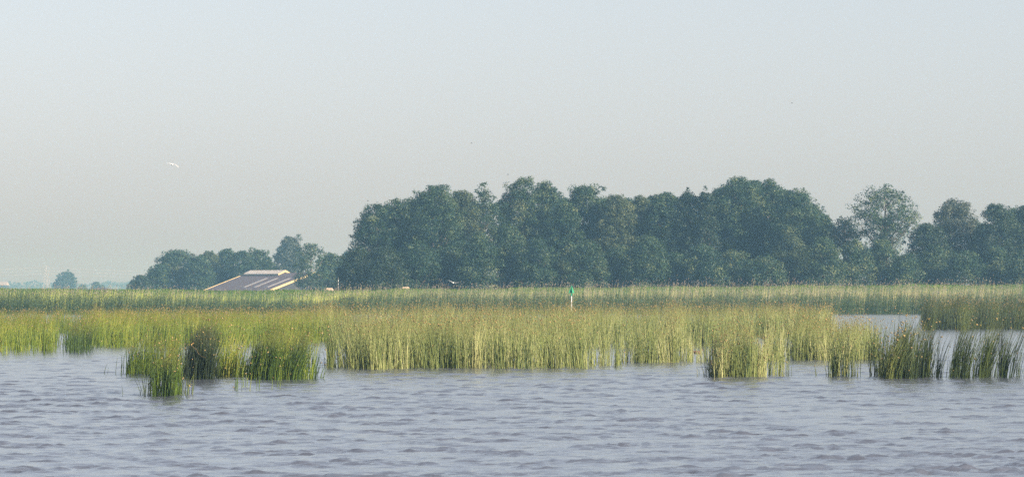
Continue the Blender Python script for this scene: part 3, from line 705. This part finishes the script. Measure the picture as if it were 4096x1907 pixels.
FT('faint small bush left of the smaller wood', 515, 10, 1136, 2600, 1160, 'bush', 'leaf', tone=0.5)

# far wood seen as one pale band
def far_wood():
    N = 9000
    r = np.random.default_rng(11)
    x = r.uniform(-1100, 1100, N); D = 7600 + r.uniform(0, 60, N)
    top = 11 + 3 * np.sin(x * 0.021) + 2.5 * np.sin(x * 0.06 + 1) + 1.5 * np.sin(x * 0.17)
    z = r.random(N) * np.clip(top, 3, 20)
    pos = np.stack([x, D, z], 1); s = r.uniform(1.5, 3.2, N)[:, None]
    n_ = r.normal(size=(N, 3)); n_ /= np.linalg.norm(n_, axis=1)[:, None]
    u = np.cross(n_, [0.2, 0.3, 0.9]); u /= np.linalg.norm(u, axis=1)[:, None]; v = np.cross(n_, u)
    V = np.stack([pos - u * s, pos + v * s, pos + u * s, pos - v * s], 1).reshape(-1, 3)
    o = np_mesh('distant_woodland', V, (np.arange(N) * 4)[:, None] + np.array([[0, 1, 2, 3]]), M['leaf'], attrs={'tone': np.repeat(r.uniform(0.2, 0.7, N), 4)})
    tag(o, 'faint blue line of far woodland on the horizon', 'woodland', kind='stuff')
far_wood()

# ------------------------------------------------------------------ small mesh builders
def add_box(bm, cx_, cy_, cz_, sx, sy, sz, rot=None):
    m_ = Matrix.Translation((cx_, cy_, cz_))
    if rot is not None: m_ = m_ @ rot
    m_ = m_ @ Matrix.Diagonal((sx, sy, sz, 1))
    bmesh.ops.create_cube(bm, size=1.0, matrix=m_)
def add_bar(bm, p0, p1, r0, r1=None, seg=8):
    p0 = Vector(p0); p1 = Vector(p1); d = p1 - p0
    q = d.to_track_quat('Z', 'Y').to_matrix().to_4x4()
    bmesh.ops.create_cone(bm, cap_ends=True, segments=seg, radius1=r0, radius2=r0 if r1 is None else r1, depth=d.length, matrix=Matrix.Translation((p0 + p1) / 2) @ q)
def add_ball(bm, c, r, seg=12):
    bmesh.ops.create_uvsphere(bm, u_segments=seg, v_segments=max(6, seg // 2 + 2), radius=1.0, matrix=Matrix.Translation(c) @ Matrix.Diagonal((*r, 1)))
def prism(bm, pts, thick, axis):
    """closed outline pts (3D, planar) pushed by vector thick"""
    n = len(pts); a = [bm.verts.new(Vector(p)) for p in pts]; b_ = [bm.verts.new(Vector(p) + Vector(thick)) for p in pts]
    bm.faces.new(a); bm.faces.new(b_[::-1])
    for i in range(n):
        j = (i + 1) % n; bm.faces.new((a[i], b_[i], b_[j], a[j]))
    bmesh.ops.recalc_face_normals(bm, faces=bm.faces)

# ------------------------------------------------------------------ barn
def barn():
    D0 = 1430.0; s = D0 / F
    th = math.atan2(167 / 1.0, 280 / 1.0)
    # half width Wh across, length Ln along the ridge; gable end turned towards the right
    sinT = 0.78; cosT = math.sqrt(1 - sinT * sinT)
    Wh = 167 * s / sinT; Ln = 280 * s / cosT
    ridge_z = CH - (1092 - HY) * s
    eave_z = CH - (1161 - HY) * s
    rise = ridge_z - eave_z
    rv = Vector((cosT, -sinT, 0)); gv = Vector((sinT, cosT, 0))     # along ridge (left to right), across (front to back)
    ang = math.atan2(rv.y, rv.x)
    c = P(985 + 140, 1150, D0); c.z = 0.2
    root = empty('barn', (c.x, c.y, 0.2), ang)
    tag(root, 'low barn behind the dike, grey roof with raised pale ridge vent and cream trim', 'barn')
    # local axes: x along ridge, y across (back positive), z up
    hz, ez = ridge_z - 0.2, eave_z - 0.2
    ext = 3.0; sl = rise / Wh; ez2 = ez - ext * sl; Wf = Wh + ext       # roof runs on below the crest line
    Lh = Ln / 2
    t = 0.12
    for sgn in (-1, 1):
        bm = bmesh.new()
        prism(bm, [(-Lh, sgn * Wf, ez2), (Lh, sgn * Wf, ez2), (Lh, 0, hz), (-Lh, 0, hz)], (0, 0, t), None)
        slope = bm_obj('roof', bm, M['barn_roof'], root)
        if sgn == -1:
            # corrugation ribs running down the slope
            bm = bmesh.new()
            n_ = 56
            for i in range(n_):
                x = -Lh + (i + 0.5) * Ln / n_
                prism(bm, [(x - 0.09, -Wf, ez2 + t), (x, -Wf, ez2 + t + 0.05), (x + 0.09, -Wf, ez2 + t)], (0, Wf - 0.3, (Wf - 0.3) * sl), None)
            rb = bm_obj('roof_ribs', bm, M['barn_roof'], slope); rb['kind'] = 'stuff'
            for (xr,) in ((0.30,), (0.46,), (0.62 + 0.03,)):
                # three pale roof lights
                x = -Lh + Ln * (xr + 0.20)
                y0, y1 = -Wh * 0.86, -Wh * 0.34
                bm = bmesh.new()
                z0 = hz + y0 * sl + t + 0.07; z1 = hz + y1 * sl + t + 0.07
                prism(bm, [(x - 0.55, y0, z0), (x + 0.55, y0, z0), (x + 0.55, y1, z1), (x - 0.55, y1, z1)], (0, 0, 0.06), None)
                bm_obj('rooflight', bm, M['rooflight'], slope)
        for xs_, nm, w_ in ((-Lh - 0.12, 'gable_trim', 0.08), (Lh + 0.12, 'gable_trim', 0.30)):
            bm = bmesh.new()
            dx = 0.12
            prism(bm, [(xs_ - dx, sgn * Wf, ez2 - w_ * 0.7), (xs_ - dx, 0, hz - w_ * 0.7), (xs_ - dx, 0, hz + t + 0.1 + w_ * .5), (xs_ - dx, sgn * Wf, ez2 + t + 0.1 + w_ * .5)], (2 * dx - 0.01, 0, 0), None)
            bm_obj(nm, bm, M['cream'], root)
    # walls
    bm = bmesh.new()
    prism(bm, [(Lh - 0.5, -Wf + 0.4, 0), (Lh - 0.5, Wf - 0.4, 0), (Lh - 0.5, Wf - 0.4, ez2), (Lh - 0.5, 0, hz - 0.4), (Lh - 0.5, -Wf + 0.4, ez2)], (-0.3, 0, 0), None)
    bm_obj('gable_wall', bm, M['dark_wall'], root)
    bm = bmesh.new()
    prism(bm, [(-Lh + 0.5, -Wf + 0.4, 0), (-Lh + 0.5, Wf - 0.4, 0), (-Lh + 0.5, Wf - 0.4, ez2), (-Lh + 0.5, 0, hz - 0.4), (-Lh + 0.5, -Wf + 0.4, ez2)], (0.3, 0, 0), None)
    bm_obj('gable_wall', bm, M['dark_wall'], root)
    for sgn in (-1, 1):
        bm = bmesh.new(); add_box(bm, 0, sgn * (Wf - 0.6), ez2 / 2, Ln - 1.7, 0.3, max(ez2, 0.4))
        bm_obj('side_wall', bm, M['dark_wall'], root)
    # raised ridge vent over the left 55 %
    x0, x1 = -Lh + 0.6, -Lh + Ln * 0.56
    vw, vz = 2.5, 0.5
    bm = bmesh.new()
    for sgn in (-1, 1):
        prism(bm, [(x0, sgn * vw, hz - vw * sl + vz), (x1, sgn * vw, hz - vw * sl + vz), (x1, 0, hz + vz + 0.25), (x0, 0, hz + vz + 0.25)], (0, 0, 0.08), None)
    vent = bm_obj('ridge_vent', bm, M['ridge'], root)
    bm = bmesh.new()
    for sgn in (-1, 1):
        add_box(bm, (x0 + x1) / 2, sgn * (vw - 0.12), hz - vw * sl + vz - 0.12, x1 - x0 - 0.3, 0.06, 0.42)
    bm_obj('vent_side', bm, M['ridge'], vent)
    bm = bmesh.new()
    prism(bm, [(x1 + 0.01, -vw, hz - vw * sl + 0.2), (x1 + 0.01, 0, hz + vz - 0.2), (x1 + 0.01, vw, hz - vw * sl + 0.2), (x1 + 0.01, vw, hz - vw * sl + vz + .1), (x1 + 0.01, 0, hz + vz + 0.4), (x1 + 0.01, -vw, hz - vw * sl + vz + .1)], (0.12, 0, 0), None)
    bm_obj('vent_trim', bm, M['cream'], vent)
    for i in range(22):
        x = x0 + 0.5 + i * (x1 - x0 - 1.0) / 21
        bm = bmesh.new()
        prism(bm, [(x - 0.1, -vw, hz - vw * sl + vz + 0.085), (x + 0.1, -vw, hz - vw * sl + vz + 0.085), (x + 0.1, 0, hz + vz + 0.335), (x - 0.1, 0, hz + vz + 0.335)], (0, 0, 0.07), None)
        bm_obj('vent_rib', bm, M['rooflight'], vent)
barn()

# low shed roof far left on the crest line
def shed():
    D = 1300.0; s = D / F
    c = P(405, HY, D)
    root = empty('shed', (c.x, D, 0.2)); tag(root, 'low dark curved shed roof peeping over the dike at left', 'shed')
    w = 50 * s; zt = CH - (1151.5 - HY) * s - 0.2
    pts = [(-w, 0, 0)] + [(w * math.cos(a), 0, zt - 0.9 + 0.9 * math.sin(a)) for a in np.linspace(math.pi, 0, 14)] + [(w, 0, 0)]
    bm = bmesh.new(); prism(bm, pts, (0, 8, 0), None); bm_obj('roof', bm, M['barn_roof'], root)
    bm = bmesh.new(); add_box(bm, 0, -0.06, (zt - 1.2) / 2, 2 * w - 0.6, 0.1, zt - 1.2); bm_obj('front_wall', bm, M['dark_wall'], root)
shed()
# far pale farm roofs at the left edge
def farm():
    D = 5200.0; s = D / F; c = P(14, HY, D)
    root = empty('farmhouse', (c.x, D, 0.2), R(-12)); tag(root, 'far pale farm building fading into haze at the left edge', 'farmhouse')
    h = CH - (1127 - HY) * s; w = 17 * s
    bm = bmesh.new(); add_box(bm, 0, 0, h * 0.3, 2 * w, 8, h * 0.6); bm_obj('wall', bm, M['dark_wall'], root)
    bm = bmesh.new(); prism(bm, [(-w - .4, -5, h * 0.6), (-w - .4, 5, h * 0.6), (-w - .4, 0, h)], (2 * w + .8, 0, 0), None); bm_obj('roof', bm, M['rooflight'], root)
farm()

# ------------------------------------------------------------------ pylon and wires
def pylon(label, px, top, D, wires_to):
    s = D / F; H = CH - (top - HY) * s; c = P(px, HY, D)
    root = empty('power_pylon', (c.x, D, 0.2)); tag(root, label, 'pylon')
    bm = bmesh.new(); b0 = 3.2; b1 = 0.7; t = 0.16
    hs_ = [0, .18, .34, .48, .6, .71, .81, .9, 1.0]
    def corner(i, f):
        w = b0 + (b1 - b0) * min(f / 0.75, 1); return Vector(((1, 1, -1, -1)[i] * w, (1, -1, -1, 1)[i] * w, f * H))
    for k in range(len(hs_) - 1):
        for i in range(4):
            j = (i + 1) % 4
            add_bar(bm, corner(i, hs_[k]), corner(i, hs_[k + 1]), t, seg=4)
            add_bar(bm, corner(i, hs_[k]), corner(j, hs_[k + 1]), t * .7, seg=4); add_bar(bm, corner(j, hs_[k]), corner(i, hs_[k + 1]), t * .7, seg=4)
    o = bm_obj('lattice_tower', bm, M['steel'], root)
    arms = []
    for f, w in ((0.72, 6.0), (0.85, 4.6), (0.97, 3.2)):
        for sg in (-1, 1):
            bm = bmesh.new()
            add_bar(bm, (sg * b1, 0, f * H), (sg * w, 0, f * H), t, seg=4); add_bar(bm, (sg * b1, 0, f * H + 1.6), (sg * w, 0, f * H), t, seg=4)
            add_bar(bm, (sg * w, 0, f * H), (sg * w, 0, f * H - 1.5), 0.1, seg=4)
            bm_obj('cross_arm', bm, M['steel'], root); arms.append(Vector((c.x + sg * w, D, 0.2 + f * H - 1.5)))
    return arms
A1 = pylon('faint lattice pylon fading into the haze near the left edge', 183, 1062, 5600, None)
A2 = pylon('second pylon, shorter and almost lost in haze right beside the first', 193, 1085, 6700, None)
def wires(a, b_, label, sag):
    bm = bmesh.new()
    for p, q in zip(a, b_):
        prev = None
        for k in range(17):
            t = k / 16; w = p.lerp(q, t); w = w - Vector((0, 0, sag * 4 * t * (1 - t)))
            if prev is not None: add_bar(bm, prev, w, 0.03, seg=3)
            prev = w
    o = bm_obj('overhead_wires', bm, M['steel']); tag(o, label, 'power line'); o['kind'] = 'stuff'
wires(A1, [a + Vector((620, 700, -2)) for a in A1], 'hair thin power lines crossing the haze right of the pylon', 7)
wires(A1, [a + Vector((-420, -300, 1)) for a in A1], 'hair thin power lines leaving left of the pylon', 6)

# ------------------------------------------------------------------ thin pole by the barn
c = P(1353, HY, 1300)
root = empty('light_pole', (c.x, 1300, 0.2)); tag(root, 'thin white pole standing against the trees right of the barn', 'pole')
zt = CH - (1091 - HY) * 1300 / F - 0.2
bm = bmesh.new(); add_bar(bm, (0, 0, 0), (0, 0, zt), 0.11, 0.08); bm_obj('mast', bm, M['white'], root)
bm = bmesh.new(); add_box(bm, 0, 0, zt + 0.06, 0.34, 0.24, 0.12); bm_obj('lamp_head', bm, M['white'], root)

# ------------------------------------------------------------------ channel marker
def marker():
    D = 452.0; s = D / F; c = P(2286, HY, D)
    root = empty('channel_marker', (c.x, D, -0.5)); tag(root, 'green triangular channel marker on a slim white pole rising out of the reeds', 'channel marker')
    zt = CH - (1141 - HY) * s + 0.5; zb = CH - (1171.5 - HY) * s + 0.5; w = 12.2 * s
    bm = bmesh.new(); add_bar(bm, (0, 0, -0.6), (0, 0, zb - 0.27), 0.036, seg=12); bm_obj('pole', bm, M['white'], root)
    bm = bmesh.new(); add_bar(bm, (0, 0, zb - 0.27), (0, 0, zb + 0.05), 0.05, seg=12); bm_obj('pole_band', bm, M['green_paint'], root)
    for a in (R(18), R(108)):
        bm = bmesh.new(); u = Vector((math.cos(a), math.sin(a), 0)); n_ = Vector((-u.y, u.x, 0)) * 0.012
        prism(bm, [Vector((0, 0, zb)) - u * w - n_, Vector((0, 0, zb)) + u * w - n_, Vector((0, 0, zt)) + u * 0.01 - n_, Vector((0, 0, zt)) - u * 0.01 - n_], n_ * 2, None)
        bm_obj('topmark_plate', bm, M['green_paint'], root)
marker()

# ------------------------------------------------------------------ animals
def remesh(o, v, smooth=2):
    m_ = o.modifiers.new('surface', 'REMESH'); m_.mode = 'VOXEL'; m_.voxel_size = v; m_.use_smooth_shade = True
    s_ = o.modifiers.new('smooth', 'SMOOTH'); s_.iterations = smooth; s_.factor = 0.6
def sheep(label, px, D, z0, face):
    root = empty('sheep', (gx(px, D), D, z0), 0 if face > 0 else math.pi); tag(root, label, 'sheep', 'sheep grazing on the dike')
    bm = bmesh.new()
    add_ball(bm, (0.0, 0, 0.62), (0.50, 0.27, 0.30), 16); add_ball(bm, (-0.28, 0, 0.64), (0.30, 0.27, 0.29), 14); add_ball(bm, (0.33, 0, 0.66), (0.24, 0.23, 0.27), 14)
    add_bar(bm, (0.42, 0, 0.66), (0.66, 0, 0.52), 0.15, 0.10, 12); add_ball(bm, (-0.56, 0, 0.6), (0.07, 0.06, 0.14), 8)
    add_ball(bm, (0.72, 0, 0.46), (0.13, 0.075, 0.09), 12); add_ball(bm, (0.82, 0, 0.40), (0.09, 0.055, 0.06), 10)
    for sg in (-1, 1): add_ball(bm, (0.66, sg * 0.12, 0.54), (0.04, 0.08, 0.025), 8)
    for x, y in ((0.32, 0.14), (0.32, -0.14), (-0.38, 0.15), (-0.38, -0.15)):
        add_bar(bm, (x, y, 0.5), (x, y, 0.24), 0.085, 0.05, 10); add_bar(bm, (x + (0.02 if x < 0 else 0), y, 0.26), (x, y, 0.0), 0.045, 0.04, 10)
    o = bm_obj('body', bm, M['wool'], root); remesh(o, 0.03)
sheep('larger whitish sheep on the dike crest between barn and wood', 1317, 727, float(crest_z(np.array(gx(1317, 727)))) - 0.50, -1)
sheep('smaller cream sheep half hidden by dry stalks in front of the wood', 1622, 727, float(crest_z(np.array(gx(1622, 727)))) - 0.52, -1)

def gull(name, label, loc, wings, rz, scale=1.0, mat='feather', tilt=0.0, cat='gull'):
    """wings: list of two polylines of (span, up) in metres from the shoulder"""
    root = empty(name, loc, rz); tag(root, label, cat); root.scale = (scale,) * 3; root.rotation_euler = (tilt, 0, rz)
    bm = bmesh.new()
    add_ball(bm, (0, 0, 0), (0.19, 0.065, 0.07), 14); add_ball(bm, (0.19, 0, 0.025), (0.06, 0.045, 0.045), 10)
    add_bar(bm, (0.23, 0, 0.02), (0.31, 0, 0.0), 0.018, 0.006, 8)
    prism(bm, [(-0.12, -0.035, 0.0), (-0.12, 0.035, 0.0), (-0.33, 0.08, 0.01), (-0.33, -0.08, 0.01)], (0, 0, 0.016), None)
    for sg, wg in zip((-1, 1), wings):
        pts = [(0.0, 0.0)] + wg; n_ = len(pts)
        for i in range(n_ - 1):
            (s0, u0), (s1, u1) = pts[i], pts[i + 1]
            c0 = 0.15 * (1 - 0.62 * i / (n_ - 1)); c1 = 0.15 * (1 - 0.62 * (i + 1) / (n_ - 1)) * (0.35 if i == n_ - 2 else 1)
            x0 = 0.06 - 0.05 * i; x1 = 0.06 - 0.05 * (i + 1)
            prism(bm, [(x0, sg * s0, u0 + 0.02), (x0 - c0, sg * s0, u0 + 0.02), (x1 - c1, sg * s1, u1 + 0.02), (x1, sg * s1, u1 + 0.02)], (0, 0, 0.022), None)
    o = bm_obj('body', bm, M[mat], root); remesh(o, 0.011, 1)
    return root
# low over the reed tops, flying to the right and away
gull('gull', 'white gull gliding low over the reed tops in front of the wood', P(1813, 1131, 520), [[(0.28, 0.05), (0.56, 0.14)], [(0.26, 0.07), (0.54, 0.11)]], R(78), 1.05, tilt=0.22)
gull('gull', 'white gull with drooping wings flying in the open sky at left', P(689, 658, 400), [[(0.22, 0.03), (0.44, -0.05), (0.50, -0.10)], [(0.20, 0.0), (0.36, -0.08), (0.40, -0.28)]], R(84), 1.15, mat='feather', tilt=0.3)
for lb, px, py, D_ in (('tiny dark bird in the sky above the left end of the large wood', 1471, 803, 420), ('tiny dark bird just above the tallest tree of the wood', 2032, 698, 420),
                       ('tiny dark bird high in the middle of the sky', 1886, 573, 450), ('tiny dark bird high in the sky above the right half of the wood', 3168, 413, 450)):
    gull('swallow', lb, P(px, py, D_), [[(0.12, 0.05), (0.24, 0.02)], [(0.12, 0.06), (0.24, 0.09)]], R(40), 0.36, mat='black', cat='bird')

def duck(label, px, D, rz):
    root = empty('duck', (gx(px, D), D, 0.0), rz); tag(root, label, 'duck')
    bm = bmesh.new()
    add_ball(bm, (0, 0, 0.06), (0.19, 0.09, 0.08), 16); add_ball(bm, (-0.16, 0, 0.10), (0.07, 0.04, 0.03), 10)
    add_bar(bm, (0.12, 0, 0.08), (0.19, 0, 0.15), 0.045, 0.032, 10); add_ball(bm, (0.21, 0, 0.165), (0.05, 0.035, 0.038), 12)
    add_bar(bm, (0.24, 0, 0.16), (0.31, 0, 0.145), 0.022, 0.016, 8)
    o = bm_obj('body', bm, M['duck'], root); remesh(o, 0.012)
duck('small brown duck swimming between loose bulrush stems', 2788, 228, 0)

# floating debris and curled dry leaf
def ribbon(name, label, cat, pts, w, mat, loc):
    bm = bmesh.new(); prev = None
    for i, p in enumerate(pts):
        p = Vector(p); t = i / (len(pts) - 1); ww = w * math.sin(math.pi * (0.12 + 0.83 * t))
        ring = [bm.verts.new(p + Vector((0, -ww, 0.25 * ww))), bm.verts.new(p + Vector((0.3 * ww, 0, -0.35 * ww))), bm.verts.new(p + Vector((0, ww, 0.25 * ww))), bm.verts.new(p + Vector((0, 0, 0.1 * ww)))]
        if prev:
            for a in range(4): bm.faces.new((prev[a], prev[(a + 1) % 4], ring[(a + 1) % 4], ring[a]))
        prev = ring
    bmesh.ops.recalc_face_normals(bm, faces=bm.faces)
    o = bm_obj(name, bm, M[mat], smooth=True); o.location = loc; tag(o, label, cat); return o
ribbon('dry_leaf', 'curled golden brown dry leaf caught on the left side of the blackish tuft', 'leaf',
       [(0.07, 0, 0.07), (0.0, 0, 0.03), (-0.03, 0.0, 0.0), (0.01, 0, -0.05), (0.07, 0, -0.10), (0.13, 0, -0.14), (0.17, 0, -0.2), (0.22, 0.0, -0.30), (0.32, 0, -0.38), (0.45, 0, -0.40)], 0.035, 'dead', P(768, 1378, 160))
ribbon('floating_stalk', 'small reddish brown piece of dead stalk floating left of the middle bed', 'stalk',
       [(-0.12, 0, 0.0), (-0.06, 0.0, 0.03), (0.02, 0, 0.035), (0.08, 0, 0.02), (0.14, 0, 0.0)], 0.05, 'duck', P(1355, 1437, 209) + Vector((0, 0, 0.01)))

# ------------------------------------------------------------------ haze
bm = bmesh.new(); add_box(bm, 0, 4500, 24.5, 4600, 9800, 53)
haze = bm_obj('haze', bm, bpy.data.materials.new('haze_air')); tag(haze, 'thin blue summer haze over the whole landscape', kind='stuff')
hm = haze.data.materials[0]; hm.use_nodes = True; hn = hm.node_tree
for n in list(hn.nodes): hn.nodes.remove(n)
pv = hn.nodes.new('ShaderNodeVolumePrincipled'); ho = hn.nodes.new('ShaderNodeOutputMaterial')
pv.inputs['Density'].default_value = 0.00024
pv.inputs['Color'].default_value = (0.40, 0.73, 1.0, 1); pv.inputs['Anisotropy'].default_value = 0.45
pv.inputs['Absorption Color'].default_value = (1, 1, 1, 1)
hn.links.new(pv.outputs[0], ho.inputs['Volume'])
haze.display_type = 'WIRE'
